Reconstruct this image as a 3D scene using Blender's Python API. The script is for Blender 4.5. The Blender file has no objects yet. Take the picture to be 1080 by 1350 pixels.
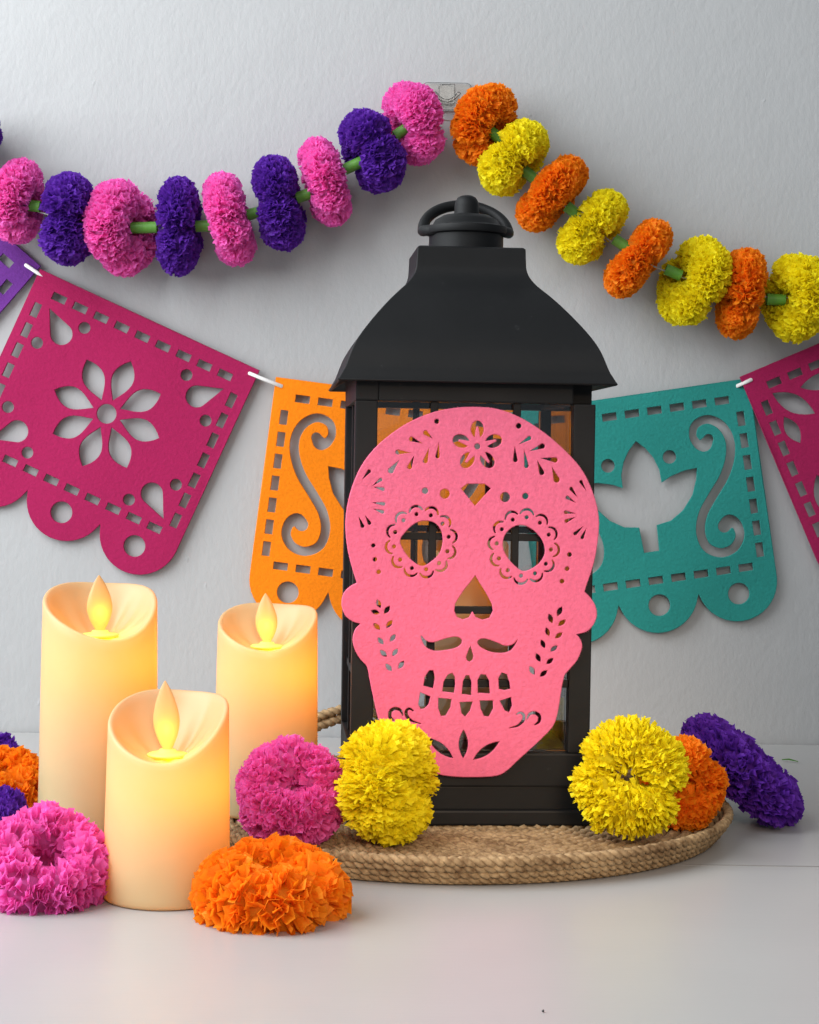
import bpy, bmesh, math, random
import numpy as np
from mathutils import Vector, Matrix
R = math.radians
scene = bpy.context.scene
col = scene.collection

# ------------------------------------------------------------------ camera
F_PX, CX, CY = 2400.0, 540.0, 675.0
CAM_H, PITCH, ROLL = 0.26, R(1.432), R(0.9)
WALL_Y = 1.737
CAM = Vector((0, 0, CAM_H))
fwd = Vector((0, math.cos(PITCH), -math.sin(PITCH)))
up0 = Vector((0, math.sin(PITCH), math.cos(PITCH)))
rt0 = Vector((1, 0, 0))
rt = rt0 * math.cos(ROLL) + up0 * math.sin(ROLL)
up = up0 * math.cos(ROLL) - rt0 * math.sin(ROLL)
cam_d = bpy.data.cameras.new('camera')
cam = bpy.data.objects.new('camera', cam_d); col.objects.link(cam)
m = Matrix.Identity(4)
for i in range(3):
    m[i][0], m[i][1], m[i][2] = rt[i], up[i], -fwd[i]
    m[i][3] = CAM[i]
cam.matrix_world = m
cam_d.sensor_fit = 'HORIZONTAL'; cam_d.sensor_width = 36.0
cam_d.lens = F_PX / 1080.0 * 36.0
cam_d.clip_start = 0.02; cam_d.clip_end = 50
scene.camera = cam

# ------------------------------------------------------------------ world and lights
w = bpy.data.worlds.new('World'); scene.world = w; w.use_nodes = True
bg = w.node_tree.nodes['Background']
bg.inputs[0].default_value = (0.80, 0.90, 1.0, 1); bg.inputs[1].default_value = 0.30
def area(name, loc, target, sx, sy, power, color):
    d = bpy.data.lights.new(name, 'AREA'); d.shape = 'RECTANGLE'; d.size = sx; d.size_y = sy
    d.energy = power; d.color = color
    o = bpy.data.objects.new(name, d); col.objects.link(o)
    o.location = loc
    o.rotation_euler = (Vector(target) - Vector(loc)).to_track_quat('-Z', 'Y').to_euler()
    return o
area('window_light', (-1.12, 0.82, 1.02), (0.0, 1.5, 0.2), 1.6, 1.6, 53, (0.93, 0.97, 1.0))
area('room_light', (0.3, -0.9, 1.5), (0.1, 1.2, 0.1), 1.6, 1.0, 11, (1.0, 0.95, 0.90))
sd = bpy.data.lights.new('warm_spot_light', 'SPOT'); sd.energy = 60; sd.color = (1.0, 0.75, 0.54); sd.shadow_soft_size = 0.16  # added narrow warm spot, brightens the skull and lantern front
sd.spot_size = R(23); sd.spot_blend = 1.0
so = bpy.data.objects.new('warm_spot_light', sd); col.objects.link(so); so.location = (0.16, -0.05, 0.50)
so.rotation_euler = (Vector((0.055, 1.24, 0.07)) - so.location).to_track_quat('-Z', 'Y').to_euler()

scene.view_settings.view_transform = 'Standard'
scene.view_settings.look = 'None'
scene.view_settings.exposure = 0.0
scene.view_settings.gamma = 1.0
scene.cycles.use_denoising = True
scene.cycles.max_bounces = 10
scene.cycles.transparent_max_bounces = 24
scene.cycles.sample_clamp_indirect = 6.0

# ------------------------------------------------------------------ pixel helpers
def ray(px, py):
    return fwd + rt * ((px - CX) / F_PX) + up * ((CY - py) / F_PX)
def at_y(px, py, y):
    d = ray(px, py); return CAM + d * (y / d.y)
def at_z(px, py, z):
    d = ray(px, py); return CAM + d * ((z - CAM_H) / d.z)
def at_plane(px, py, p0, n):
    d = ray(px, py); return CAM + d * ((p0 - CAM).dot(n) / d.dot(n))

# ------------------------------------------------------------------ object helpers
def link(o, parent=None):
    col.objects.link(o)
    if parent is not None: o.parent = parent
    return o
def tag(o, label=None, cat=None, group=None, kind=None):
    if label: o['label'] = label
    if cat: o['category'] = cat
    if group: o['group'] = group
    if kind: o['kind'] = kind
    return o
def empty(name, loc, rot=(0, 0, 0)):
    o = bpy.data.objects.new(name, None); o.empty_display_size = 0.02
    o.location = loc; o.rotation_euler = rot
    return link(o)
def finish(bm, name, mats, parent=None, smooth=False, angle=None, loc=None):
    me = bpy.data.meshes.new(name)
    bm.normal_update(); bm.to_mesh(me); bm.free()
    if not isinstance(mats, (list, tuple)): mats = [mats]
    for mt in mats: me.materials.append(mt)
    if smooth:
        for p in me.polygons: p.use_smooth = True
        if angle is not None: me.set_sharp_from_angle(angle=R(angle))
    o = bpy.data.objects.new(name, me)
    if loc is not None: o.location = loc
    return link(o, parent)
def share(o, parent, loc=(0, 0, 0), rot=(0, 0, 0)):
    c = o.copy(); c.location = loc; c.rotation_euler = rot
    return link(c, parent)
def add_box(bm, c, s, bevel=0.0, rotz=0.0):
    g = bmesh.ops.create_cube(bm, size=1.0)
    vs = g['verts']
    bmesh.ops.scale(bm, vec=s, verts=vs)
    if bevel > 0:
        es = list({e for v in vs for e in v.link_edges})
        rb = bmesh.ops.bevel(bm, geom=es, offset=bevel, segments=2, affect='EDGES', profile=0.7)
        vs = list({v for f in rb['faces'] for v in f.verts} | {v for v in vs if v.is_valid})
        # gather the whole island
        seen = set(vs); stack = list(vs)
        while stack:
            v = stack.pop()
            for e in v.link_edges:
                q = e.other_vert(v)
                if q not in seen: seen.add(q); stack.append(q)
        vs = list(seen)
    if rotz: bmesh.ops.rotate(bm, cent=(0, 0, 0), matrix=Matrix.Rotation(rotz, 3, 'Z'), verts=vs)
    bmesh.ops.translate(bm, vec=c, verts=vs)
def add_lathe(bm, prof, seg=48, close_bottom=True, close_top=True):
    rings = []
    for r_, z in prof:
        rings.append([bm.verts.new((r_ * math.cos(2*math.pi*k/seg), r_ * math.sin(2*math.pi*k/seg), z)) for k in range(seg)])
    for a, b in zip(rings, rings[1:]):
        for k in range(seg):
            bm.faces.new((a[k], a[(k+1) % seg], b[(k+1) % seg], b[k]))
    if close_bottom: bm.faces.new(list(reversed(rings[0])))
    if close_top: bm.faces.new(rings[-1])
    return rings
def frames(pts, closed=False):
    n = len(pts); out = []
    prev = None
    for i in range(n):
        a = pts[(i-1) % n] if (closed or i > 0) else pts[i]
        b = pts[(i+1) % n] if (closed or i < n-1) else pts[i]
        t = (b - a).normalized()
        if prev is None:
            ref = Vector((0, 0, 1)) if abs(t.z) < 0.9 else Vector((1, 0, 0))
            u = (ref - t * ref.dot(t)).normalized()
        else:
            u = (prev - t * prev.dot(t)).normalized()
        prev = u
        out.append((t, u, t.cross(u)))
    return out
def add_tube(bm, pts, r_, seg=10, closed=False, flat=1.0):
    pts = [Vector(p) for p in pts]
    fr = frames(pts, closed); rings = []
    for i, (p, (t, u, v)) in enumerate(zip(pts, fr)):
        rr = r_[i] if isinstance(r_, (list, tuple)) else r_
        rings.append([bm.verts.new(p + u * rr * math.cos(2*math.pi*k/seg) + v * rr * flat * math.sin(2*math.pi*k/seg)) for k in range(seg)])
    pairs = list(zip(rings, rings[1:])) + ([(rings[-1], rings[0])] if closed else [])
    for a, b in pairs:
        for k in range(seg):
            bm.faces.new((a[k], a[(k+1) % seg], b[(k+1) % seg], b[k]))
    if not closed:
        bm.faces.new(list(reversed(rings[0]))); bm.faces.new(rings[-1])

# ------------------------------------------------------------------ 2D shape helpers (x right, y down in photo-sized units)
def circle(c, r_, n=20, ry=None):
    ry = r_ if ry is None else ry
    return [(c[0] + r_*math.cos(2*math.pi*k/n), c[1] + ry*math.sin(2*math.pi*k/n)) for k in range(n)]
def lens(a, b, hw, n=9, skew=0.5):
    ax, ay = a; bx, by = b; dx, dy = bx-ax, by-ay; L = math.hypot(dx, dy); nx, ny = -dy/L, dx/L
    prof = lambda t: math.sin(math.pi * t ** (math.log(0.5)/math.log(skew))) ** 0.9
    A = [(ax+dx*t+nx*hw*prof(t), ay+dy*t+ny*hw*prof(t)) for t in [k/n for k in range(n+1)]]
    B = [(ax+dx*t-nx*hw*prof(t), ay+dy*t-ny*hw*prof(t)) for t in [k/n for k in range(n-1, 0, -1)]]
    return A + B
def drop(tip, c, r_, n=16):
    a0 = math.atan2(tip[1]-c[1], tip[0]-c[0])
    pts = [tip]
    for k in range(n+1):
        a = a0 + R(62) + (2*math.pi - 2*R(62)) * k / n
        pts.append((c[0]+r_*math.cos(a), c[1]+r_*math.sin(a)))
    return pts
def tear(a, b, hw):          # pointed at a, round near b
    L = math.hypot(b[0]-a[0], b[1]-a[1]); t = max(0.0, 1 - hw/L)
    return drop(a, (a[0]+(b[0]-a[0])*t, a[1]+(b[1]-a[1])*t), hw, 10)
def catmull(pts, closed=False, n=6):
    out = []; N = len(pts)
    rng = range(N) if closed else range(N-1)
    for i in rng:
        g = lambda j: pts[j % N] if closed else pts[max(0, min(N-1, j))]
        p0, p1, p2, p3 = g(i-1), g(i), g(i+1), g(i+2)
        for k in range(n):
            t = k/n
            out.append(tuple(0.5*((2*p1[d]) + (-p0[d]+p2[d])*t + (2*p0[d]-5*p1[d]+4*p2[d]-p3[d])*t*t + (-p0[d]+3*p1[d]-3*p2[d]+p3[d])*t**3) for d in range(len(p1))))
    if not closed: out.append(tuple(pts[-1]))
    return out
def stroke(ptsw, n=6):       # (x, y, half width) along a path -> outline with round ends
    s = catmull(ptsw, False, n)
    L, Rr = [], []
    for i, (x, y, h) in enumerate(s):
        a = s[max(0, i-1)]; b = s[min(len(s)-1, i+1)]
        dx, dy = b[0]-a[0], b[1]-a[1]; q = math.hypot(dx, dy) or 1
        L.append((x - dy/q*h, y + dx/q*h)); Rr.append((x + dy/q*h, y - dx/q*h))
    def keep(P):
        ok = []
        for i, p in enumerate(P):
            if all(math.hypot(p[0]-s[j][0], p[1]-s[j][1]) > s[j][2]*0.97 for j in range(max(0, i-9), min(len(s), i+10)) if j != i): ok.append(p)
        return ok
    L, Rr = keep(L), keep(Rr)
    def cap(c, p):
        a0 = math.atan2(p[1]-c[1], p[0]-c[0]); r_ = c[2]
        return [(c[0]+r_*math.cos(a0-math.pi*k/8), c[1]+r_*math.sin(a0-math.pi*k/8)) for k in range(1, 8)]
    return L + cap(s[-1], L[-1]) + Rr[::-1] + cap(s[0], Rr[0])
def rect(c, w_, h_):
    return [(c[0]-w_/2, c[1]-h_/2), (c[0]+w_/2, c[1]-h_/2), (c[0]+w_/2, c[1]+h_/2), (c[0]-w_/2, c[1]+h_/2)]
def clean_loop(lp, eps=2e-5):
    out = []
    for p in lp:
        if not out or math.hypot(p[0]-out[-1][0], p[1]-out[-1][1]) > eps: out.append(p)
    if math.hypot(out[0][0]-out[-1][0], out[0][1]-out[-1][1]) <= eps: out.pop()
    return out
def sheet(name, loops, thick, mat, bevel=0.0005, warp=0.0, seed=0, fold=1.0):
    """closed loops (metres, x right / y up): first is the outline, others are cut-outs -> soft-edged sheet lying in its local XY"""
    from mathutils.geometry import delaunay_2d_cdt
    rims, insets = [], []
    for i, lp in enumerate(loops):
        lp = clean_loop(lp); n = len(lp)
        area_ = sum(lp[k][0]*lp[(k+1)%n][1] - lp[(k+1)%n][0]*lp[k][1] for k in range(n))
        if (area_ < 0) != (i > 0): lp = lp[::-1]          # outline anticlockwise, cut-outs clockwise: material on the left
        ins = []
        for k in range(n):
            p, c, q = lp[k-1], lp[k], lp[(k+1)%n]
            a1 = Vector((c[0]-p[0], c[1]-p[1])).normalized(); a2 = Vector((q[0]-c[0], q[1]-c[1])).normalized()
            n1 = Vector((-a1.y, a1.x)); n2 = Vector((-a2.y, a2.x)); nn = n1 + n2
            nn = nn.normalized() if nn.length > 0.3 else n1
            ins.append((c[0]+nn.x*bevel, c[1]+nn.y*bevel))
        rims.append(lp); insets.append(ins)
    bm = bmesh.new(); h = thick/2
    vs, es = [], []
    for ins in insets:
        o_ = len(vs); vs += [Vector(p) for p in ins]; es += [(o_+k, o_+(k+1) % len(ins)) for k in range(len(ins))]
    if warp:                                              # points to bend the sheet at
        xs_ = [p[0] for p in insets[0]]; ys_ = [p[1] for p in insets[0]]; st_ = 0.009
        gx = min(xs_) + st_*0.4
        while gx < max(xs_):
            gy = min(ys_) + st_*0.4
            while gy < max(ys_): vs.append(Vector((gx + 1e-5*math.sin(gy*999), gy))); gy += st_
            gx += st_
    ov, oe, of, _, _, _ = delaunay_2d_cdt(vs, es, [], 0, 1e-7)
    cen = np.array([[sum(ov[k].x for k in f)/3, sum(ov[k].y for k in f)/3] for f in of])
    inside = np.zeros(len(of), bool)
    for ins in insets:                                    # even-odd test of every triangle's middle
        P = np.array(ins); Q = np.roll(P, -1, axis=0)
        cx_, cy_ = cen[:, :1], cen[:, 1:]
        hit = ((P[:, 1] > cy_) != (Q[:, 1] > cy_)) & (cx_ < (Q[:, 0]-P[:, 0])*(cy_-P[:, 1])/np.where(Q[:, 1] == P[:, 1], 1e-12, Q[:, 1]-P[:, 1]) + P[:, 0])
        inside ^= (hit.sum(1) % 2 == 1)
    for sgn in (1, -1):
        bv = [bm.verts.new((p.x, p.y, sgn*h)) for p in ov]
        for f, ok in zip(of, inside):
            if ok: bm.faces.new([bv[k] for k in (f if sgn > 0 else reversed(f))])
    for lp, ins in zip(rims, insets):
        n = len(lp)
        R4 = [[bm.verts.new((p[0], p[1], z)) for p in l] for l, z in ((ins, h), (lp, h-bevel), (lp, bevel-h), (ins, -h))]
        for A, B in zip(R4, R4[1:]):
            for k in range(n): bm.faces.new((A[k], B[k], B[(k+1)%n], A[(k+1)%n]))
    bmesh.ops.remove_doubles(bm, verts=bm.verts, dist=1e-6)
    bmesh.ops.recalc_face_normals(bm, faces=bm.faces)
    if warp:
        for v in bm.verts:
            x, y = v.co.x, v.co.y
            v.co.z += warp*(math.sin(x*26 + seed)*math.cos(y*19 + 1.7*seed) + 0.5*math.sin(x*47 - y*31 + 2.3*seed))
    for v in list(bm.verts):
        if not v.link_faces: bm.verts.remove(v)
    me = bpy.data.meshes.new(name); bm.to_mesh(me); bm.free(); me.materials.append(mat)
    for p in me.polygons: p.use_smooth = bool(warp) or abs(p.normal.z) < 0.98
    me.set_sharp_from_angle(angle=R(30))
    return bpy.data.objects.new(name, me)

# ------------------------------------------------------------------ materials
def new_mat(name):
    mt = bpy.data.materials.new(name); mt.use_nodes = True
    nt = mt.node_tree; b = nt.nodes['Principled BSDF']
    return mt, nt, b
def N(nt, t, **kw):
    n = nt.nodes.new(t)
    for k, v in kw.items():
        if k in n.inputs: n.inputs[k].default_value = v
        else: setattr(n, k, v)
    return n
def bump_noise(nt, b, scale, strength, dist, detail=4.0, coord='Object', rough=0.6, extra=None):
    tc = N(nt, 'ShaderNodeTexCoord')
    nz = N(nt, 'ShaderNodeTexNoise'); nz.inputs['Scale'].default_value = scale; nz.inputs['Detail'].default_value = detail; nz.inputs['Roughness'].default_value = rough
    nt.links.new(tc.outputs[coord], nz.inputs['Vector'])
    bp = N(nt, 'ShaderNodeBump'); bp.inputs['Strength'].default_value = strength; bp.inputs['Distance'].default_value = dist
    nt.links.new(nz.outputs['Fac'], bp.inputs['Height'])
    nt.links.new(bp.outputs['Normal'], b.inputs['Normal'])
    return tc, nz, bp
def mottled(nt, b, base, amount, scale, tc, detail=3.0):
    nz = N(nt, 'ShaderNodeTexNoise'); nz.inputs['Scale'].default_value = scale; nz.inputs['Detail'].default_value = detail
    nt.links.new(tc.outputs['Object'], nz.inputs['Vector'])
    rp = N(nt, 'ShaderNodeValToRGB')
    rp.color_ramp.elements[0].position = 0.3; rp.color_ramp.elements[1].position = 0.7
    rp.color_ramp.elements[0].color = tuple(c*(1-amount) for c in base) + (1,)
    rp.color_ramp.elements[1].color = tuple(min(1, c*(1+amount)) for c in base) + (1,)
    nt.links.new(nz.outputs['Fac'], rp.inputs['Fac'])
    nt.links.new(rp.outputs['Color'], b.inputs['Base Color'])
    return rp
def simple(name, base, rough, bscale=None, bstr=0.2, bdist=0.001, mot=0.0, mscale=30, metallic=0.0, spec=0.5):
    mt, nt, b = new_mat(name)
    b.inputs['Base Color'].default_value = (*base, 1); b.inputs['Roughness'].default_value = rough; b.inputs['Metallic'].default_value = metallic
    if bscale:
        tc, nz, bp = bump_noise(nt, b, bscale, bstr, bdist)
        if mot: mottled(nt, b, base, mot, mscale, tc)
    b.inputs['Specular IOR Level'].default_value = spec
    return mt
def felt(name, base, trans=0.0):
    mt, nt, b = new_mat(name)
    b.inputs['Roughness'].default_value = 0.95; b.inputs['Specular IOR Level'].default_value = 0.15
    b.inputs['Sheen Weight'].default_value = 0.25; b.inputs['Sheen Roughness'].default_value = 0.6
    b.inputs['Sheen Tint'].default_value = (*[min(1, c*0.7+0.3) for c in base], 1)
    tc, nz, bp = bump_noise(nt, b, 330, 0.75, 0.0011, 5.0, rough=0.7)
    n2 = N(nt, 'ShaderNodeTexNoise'); n2.inputs['Scale'].default_value = 130; n2.inputs['Detail'].default_value = 3; n2.inputs['Distortion'].default_value = 1.5
    nt.links.new(tc.outputs['Object'], n2.inputs['Vector'])
    b2 = N(nt, 'ShaderNodeBump'); b2.inputs['Strength'].default_value = 0.3; b2.inputs['Distance'].default_value = 0.0012
    nt.links.new(n2.outputs['Fac'], b2.inputs['Height']); nt.links.new(bp.outputs['Normal'], b2.inputs['Normal'])
    nt.links.new(b2.outputs['Normal'], b.inputs['Normal'])
    rp = mottled(nt, b, base, 0.07, 420, tc, 6.0)
    if trans:
        tr = N(nt, 'ShaderNodeBsdfTranslucent'); nt.links.new(rp.outputs['Color'], tr.inputs['Color'])
        mx = N(nt, 'ShaderNodeMixShader'); mx.inputs[0].default_value = trans
        out = nt.nodes['Material Output']
        nt.links.new(b.outputs[0], mx.inputs[1]); nt.links.new(tr.outputs[0], mx.inputs[2]); nt.links.new(mx.outputs[0], out.inputs['Surface'])
    return mt
def crepe(name, base, trans=0.35):
    mt, nt, b = new_mat(name)
    b.inputs['Roughness'].default_value = 0.6; b.inputs['Specular IOR Level'].default_value = 0.25
    at = N(nt, 'ShaderNodeAttribute'); at.attribute_name = 'tint'
    rp = N(nt, 'ShaderNodeValToRGB')
    e = rp.color_ramp.elements
    e[0].position = 0.0; e[1].position = 1.0
    e[0].color = tuple(c*0.86 for c in base) + (1,)
    e[1].color = tuple(min(1, c*1.08 + 0.012) for c in base) + (1,)
    nt.links.new(at.outputs['Fac'], rp.inputs['Fac']); nt.links.new(rp.outputs['Color'], b.inputs['Base Color'])
    tc = N(nt, 'ShaderNodeTexCoord')
    nz = N(nt, 'ShaderNodeTexNoise'); nz.inputs['Scale'].default_value = 900; nz.inputs['Detail'].default_value = 2
    nt.links.new(tc.outputs['Object'], nz.inputs['Vector'])
    bp = N(nt, 'ShaderNodeBump'); bp.inputs['Strength'].default_value = 0.25; bp.inputs['Distance'].default_value = 0.0006
    nt.links.new(nz.outputs['Fac'], bp.inputs['Height']); nt.links.new(bp.outputs['Normal'], b.inputs['Normal'])
    tr = N(nt, 'ShaderNodeBsdfTranslucent'); nt.links.new(rp.outputs['Color'], tr.inputs['Color'])
    mx = N(nt, 'ShaderNodeMixShader'); mx.inputs[0].default_value = trans
    out = nt.nodes['Material Output']
    nt.links.new(b.outputs[0], mx.inputs[1]); nt.links.new(tr.outputs[0], mx.inputs[2]); nt.links.new(mx.outputs[0], out.inputs['Surface'])
    return mt
M = {}
M['pink'] = crepe('pink_crepe', (1.0, 0.185, 0.62), 0.5)
M['purple'] = crepe('purple_crepe', (0.145, 0.026, 0.43), 0.45)
M['orange'] = crepe('orange_crepe', (1.0, 0.30, 0.005), 0.5)
M['yellow'] = crepe('yellow_crepe', (1.0, 0.84, 0.012), 0.5)
M['magenta_felt'] = felt('magenta_felt', (0.33, 0.0095, 0.075))
M['orange_felt'] = felt('orange_felt', (0.86, 0.215, 0.002))
M['teal_felt'] = felt('teal_felt', (0.020, 0.235, 0.205))
M['purple_felt'] = felt('purple_felt', (0.115, 0.024, 0.20))
M['skull_felt'] = felt('pink_felt', (0.84, 0.165, 0.285), 0.2)
M['black'] = simple('black_painted_metal', (0.0050, 0.0052, 0.0056), 0.52, 160, 0.16, 0.0006, 0.15, 25, spec=0.24)
def dusty(mt, dust, scale, lo, hi):          # settled dust and small scuffs over the paint
    nt = mt.node_tree; b = nt.nodes['Principled BSDF']
    src = b.inputs['Base Color'].links[0].from_socket
    tc = N(nt, 'ShaderNodeTexCoord')
    v = N(nt, 'ShaderNodeTexNoise'); v.inputs['Scale'].default_value = scale; v.inputs['Detail'].default_value = 6; v.inputs['Roughness'].default_value = 0.75
    nt.links.new(tc.outputs['Object'], v.inputs['Vector'])
    mr = N(nt, 'ShaderNodeMapRange'); mr.inputs['From Min'].default_value = lo; mr.inputs['From Max'].default_value = hi
    nt.links.new(v.outputs['Fac'], mr.inputs['Value'])
    mx = N(nt, 'ShaderNodeMix'); mx.data_type = 'RGBA'; mx.inputs[7].default_value = (*dust, 1)
    nt.links.new(mr.outputs[0], mx.inputs[0]); nt.links.new(src, mx.inputs[6]); nt.links.new(mx.outputs[2], b.inputs['Base Color'])
    ro = N(nt, 'ShaderNodeMapRange'); ro.inputs['To Min'].default_value = 0.42; ro.inputs['To Max'].default_value = 0.68
    v2 = N(nt, 'ShaderNodeTexNoise'); v2.inputs['Scale'].default_value = 18; v2.inputs['Detail'].default_value = 4
    nt.links.new(tc.outputs['Object'], v2.inputs['Vector']); nt.links.new(v2.outputs['Fac'], ro.inputs['Value']); nt.links.new(ro.outputs[0], b.inputs['Roughness'])
dusty(M['black'], (0.05, 0.05, 0.05), 55, 0.66, 0.80)
M['straw'] = simple('green_straw', (0.10, 0.30, 0.03), 0.5, 90, 0.2, 0.0006, 0.15, 40)
M['cord'] = simple('white_cord', (0.78, 0.76, 0.74), 0.6, 900, 0.4, 0.0004)
M['case'] = simple('dark_plastic', (0.03, 0.03, 0.03), 0.6)
M['thread'] = simple('thread', (0.55, 0.55, 0.5), 0.8)

# wall: rolled emulsion paint
mt, nt, b = new_mat('wall_paint')
b.inputs['Base Color'].default_value = (0.40, 0.402, 0.402, 1); b.inputs['Roughness'].default_value = 0.55; b.inputs['Specular IOR Level'].default_value = 0.3
tc, nz, bp = bump_noise(nt, b, 210, 0.22, 0.0022, 4.0, rough=0.6)
n2 = N(nt, 'ShaderNodeTexNoise'); n2.inputs['Scale'].default_value = 14; n2.inputs['Detail'].default_value = 5
mp = N(nt, 'ShaderNodeMapping'); mp.inputs['Scale'].default_value = (1, 1, 0.6); nt.links.new(tc.outputs['Object'], mp.inputs['Vector']); nt.links.new(mp.outputs['Vector'], nz.inputs['Vector'])
nb = N(nt, 'ShaderNodeTexNoise'); nb.inputs['Scale'].default_value = 85; nb.inputs['Detail'].default_value = 2; nt.links.new(mp.outputs['Vector'], nb.inputs['Vector'])
nr = N(nt, 'ShaderNodeMapRange'); nr.inputs['From Min'].default_value = 0.755; nr.inputs['From Max'].default_value = 0.86; nt.links.new(nb.outputs['Fac'], nr.inputs['Value'])
b3 = N(nt, 'ShaderNodeBump'); b3.inputs['Strength'].default_value = 0.35; b3.inputs['Distance'].default_value = 0.002
nt.links.new(nr.outputs[0], b3.inputs['Height']); nt.links.new(bp.outputs['Normal'], b3.inputs['Normal']); bp = b3
nt.links.new(tc.outputs['Object'], n2.inputs['Vector'])
b2 = N(nt, 'ShaderNodeBump'); b2.inputs['Strength'].default_value = 0.22; b2.inputs['Distance'].default_value = 0.007
nt.links.new(n2.outputs['Fac'], b2.inputs['Height']); nt.links.new(bp.outputs['Normal'], b2.inputs['Normal']); nt.links.new(b2.outputs['Normal'], b.inputs['Normal'])
M['wall'] = mt
# table: white painted boards, satin
mt, nt, b = new_mat('white_table_paint')
b.inputs['Roughness'].default_value = 0.34; b.inputs['Specular IOR Level'].default_value = 0.45
tc, nz, bp = bump_noise(nt, b, 35, 0.06, 0.002, 3.0)
mp = N(nt, 'ShaderNodeMapping'); mp.inputs['Scale'].default_value = (0.35, 6, 1)
nt.links.new(tc.outputs['Object'], mp.inputs['Vector'])
nt.links.new(mp.outputs['Vector'], nz.inputs['Vector'])
mottled(nt, b, (0.41, 0.405, 0.395), 0.02, 9, tc)
M['table'] = mt
# jute
mt, nt, b = new_mat('jute_braid')
b.inputs['Roughness'].default_value = 0.9; b.inputs['Specular IOR Level'].default_value = 0.15
tc = N(nt, 'ShaderNodeTexCoord')
mp = N(nt, 'ShaderNodeMapping'); mp.inputs['Scale'].default_value = (1, 1, 1)
nt.links.new(tc.outputs['UV'], mp.inputs['Vector'])
nz = N(nt, 'ShaderNodeTexNoise'); nz.inputs['Scale'].default_value = 1.0; nz.inputs['Detail'].default_value = 4
nt.links.new(tc.outputs['Object'], nz.inputs['Vector']); nz.inputs['Scale'].default_value = 240
n3 = N(nt, 'ShaderNodeTexNoise'); n3.inputs['Scale'].default_value = 35; n3.inputs['Detail'].default_value = 3
nt.links.new(tc.outputs['Object'], n3.inputs['Vector'])
ad = N(nt, 'ShaderNodeMix'); ad.data_type = 'FLOAT'; ad.inputs[0].default_value = 0.45
nt.links.new(nz.outputs['Fac'], ad.inputs[2]); nt.links.new(n3.outputs['Fac'], ad.inputs[3])
rp = N(nt, 'ShaderNodeValToRGB'); e = rp.color_ramp.elements
e[0].position = 0.36; e[1].position = 0.66; e[0].color = (0.13, 0.075, 0.035, 1); e[1].color = (0.44, 0.31, 0.17, 1)
nt.links.new(ad.outputs[0], rp.inputs['Fac']); nt.links.new(rp.outputs['Color'], b.inputs['Base Color'])
bp = N(nt, 'ShaderNodeBump'); bp.inputs['Strength'].default_value = 0.6; bp.inputs['Distance'].default_value = 0.0012
nt.links.new(nz.outputs['Fac'], bp.inputs['Height']); nt.links.new(bp.outputs['Normal'], b.inputs['Normal'])
M['jute'] = mt
# thin clear glass
def clear(name, tint, refl):
    mt, nt, b = new_mat(name); nt.nodes.remove(b)
    tr = N(nt, 'ShaderNodeBsdfTransparent'); tr.inputs[0].default_value = (*tint, 1)
    gl = N(nt, 'ShaderNodeBsdfGlossy'); gl.inputs['Roughness'].default_value = 0.03; gl.inputs[0].default_value = (1, 1, 1, 1)
    fr = N(nt, 'ShaderNodeFresnel'); fr.inputs[0].default_value = 1.5
    ma = N(nt, 'ShaderNodeMath', operation='MULTIPLY'); ma.inputs[1].default_value = refl
    nt.links.new(fr.outputs[0], ma.inputs[0])
    mx = N(nt, 'ShaderNodeMixShader')
    nt.links.new(ma.outputs[0], mx.inputs[0]); nt.links.new(tr.outputs[0], mx.inputs[1]); nt.links.new(gl.outputs[0], mx.inputs[2])
    nt.links.new(mx.outputs[0], nt.nodes['Material Output'].inputs['Surface'])
    return mt
M['glass'] = clear('window_glass', (0.90, 0.91, 0.91), 1.0)
M['hook'] = clear('clear_plastic', (0.93, 0.93, 0.92), 1.4)
# candle wax: a shell lit from inside by its lamp
def wax(name, base, glow, tfac, rough=0.38):
    mt, nt, b = new_mat(name)
    b.inputs['Roughness'].default_value = rough; b.inputs['Specular IOR Level'].default_value = 0.4
    b.inputs['Coat Weight'].default_value = 0.15; b.inputs['Coat Roughness'].default_value = 0.25
    tc, nz, bp = bump_noise(nt, b, 60, 0.06, 0.002, 2.0)
    mottled(nt, b, base, 0.03, 40, tc)
    tr = N(nt, 'ShaderNodeBsdfTranslucent'); tr.inputs['Color'].default_value = (*glow, 1)
    mx = N(nt, 'ShaderNodeMixShader'); mx.inputs[0].default_value = tfac
    nt.links.new(b.outputs[0], mx.inputs[1]); nt.links.new(tr.outputs[0], mx.inputs[2])
    nt.links.new(mx.outputs[0], nt.nodes['Material Output'].inputs['Surface'])
    return mt
M['wax'] = wax('ivory_wax', (0.64, 0.58, 0.33), (1.0, 0.47, 0.04), 0.43)
# LED flame: brightest low in the middle, where its lamp shines on it
mt, nt, b = new_mat('flame_plastic')
b.inputs['Base Color'].default_value = (0.62, 0.38, 0.17, 1); b.inputs['Roughness'].default_value = 0.35
tc = N(nt, 'ShaderNodeTexCoord'); sx = N(nt, 'ShaderNodeSeparateXYZ'); nt.links.new(tc.outputs['Object'], sx.inputs[0])
mr = N(nt, 'ShaderNodeMapRange'); mr.inputs['From Min'].default_value = 0.0; mr.inputs['From Max'].default_value = 0.036
nt.links.new(sx.outputs['Z'], mr.inputs['Value'])
rp = N(nt, 'ShaderNodeValToRGB'); e = rp.color_ramp.elements
e[0].position = 0.0; e[0].color = (1.0, 0.44, 0.04, 1); e[1].position = 1.0; e[1].color = (0.16, 0.07, 0.015, 1)
x = e.new(0.35); x.color = (1.0, 0.36, 0.02, 1)
x = e.new(0.65); x.color = (0.50, 0.21, 0.03, 1)
nt.links.new(mr.outputs[0], rp.inputs['Fac']); nt.links.new(rp.outputs['Color'], b.inputs['Emission Color'])
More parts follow.
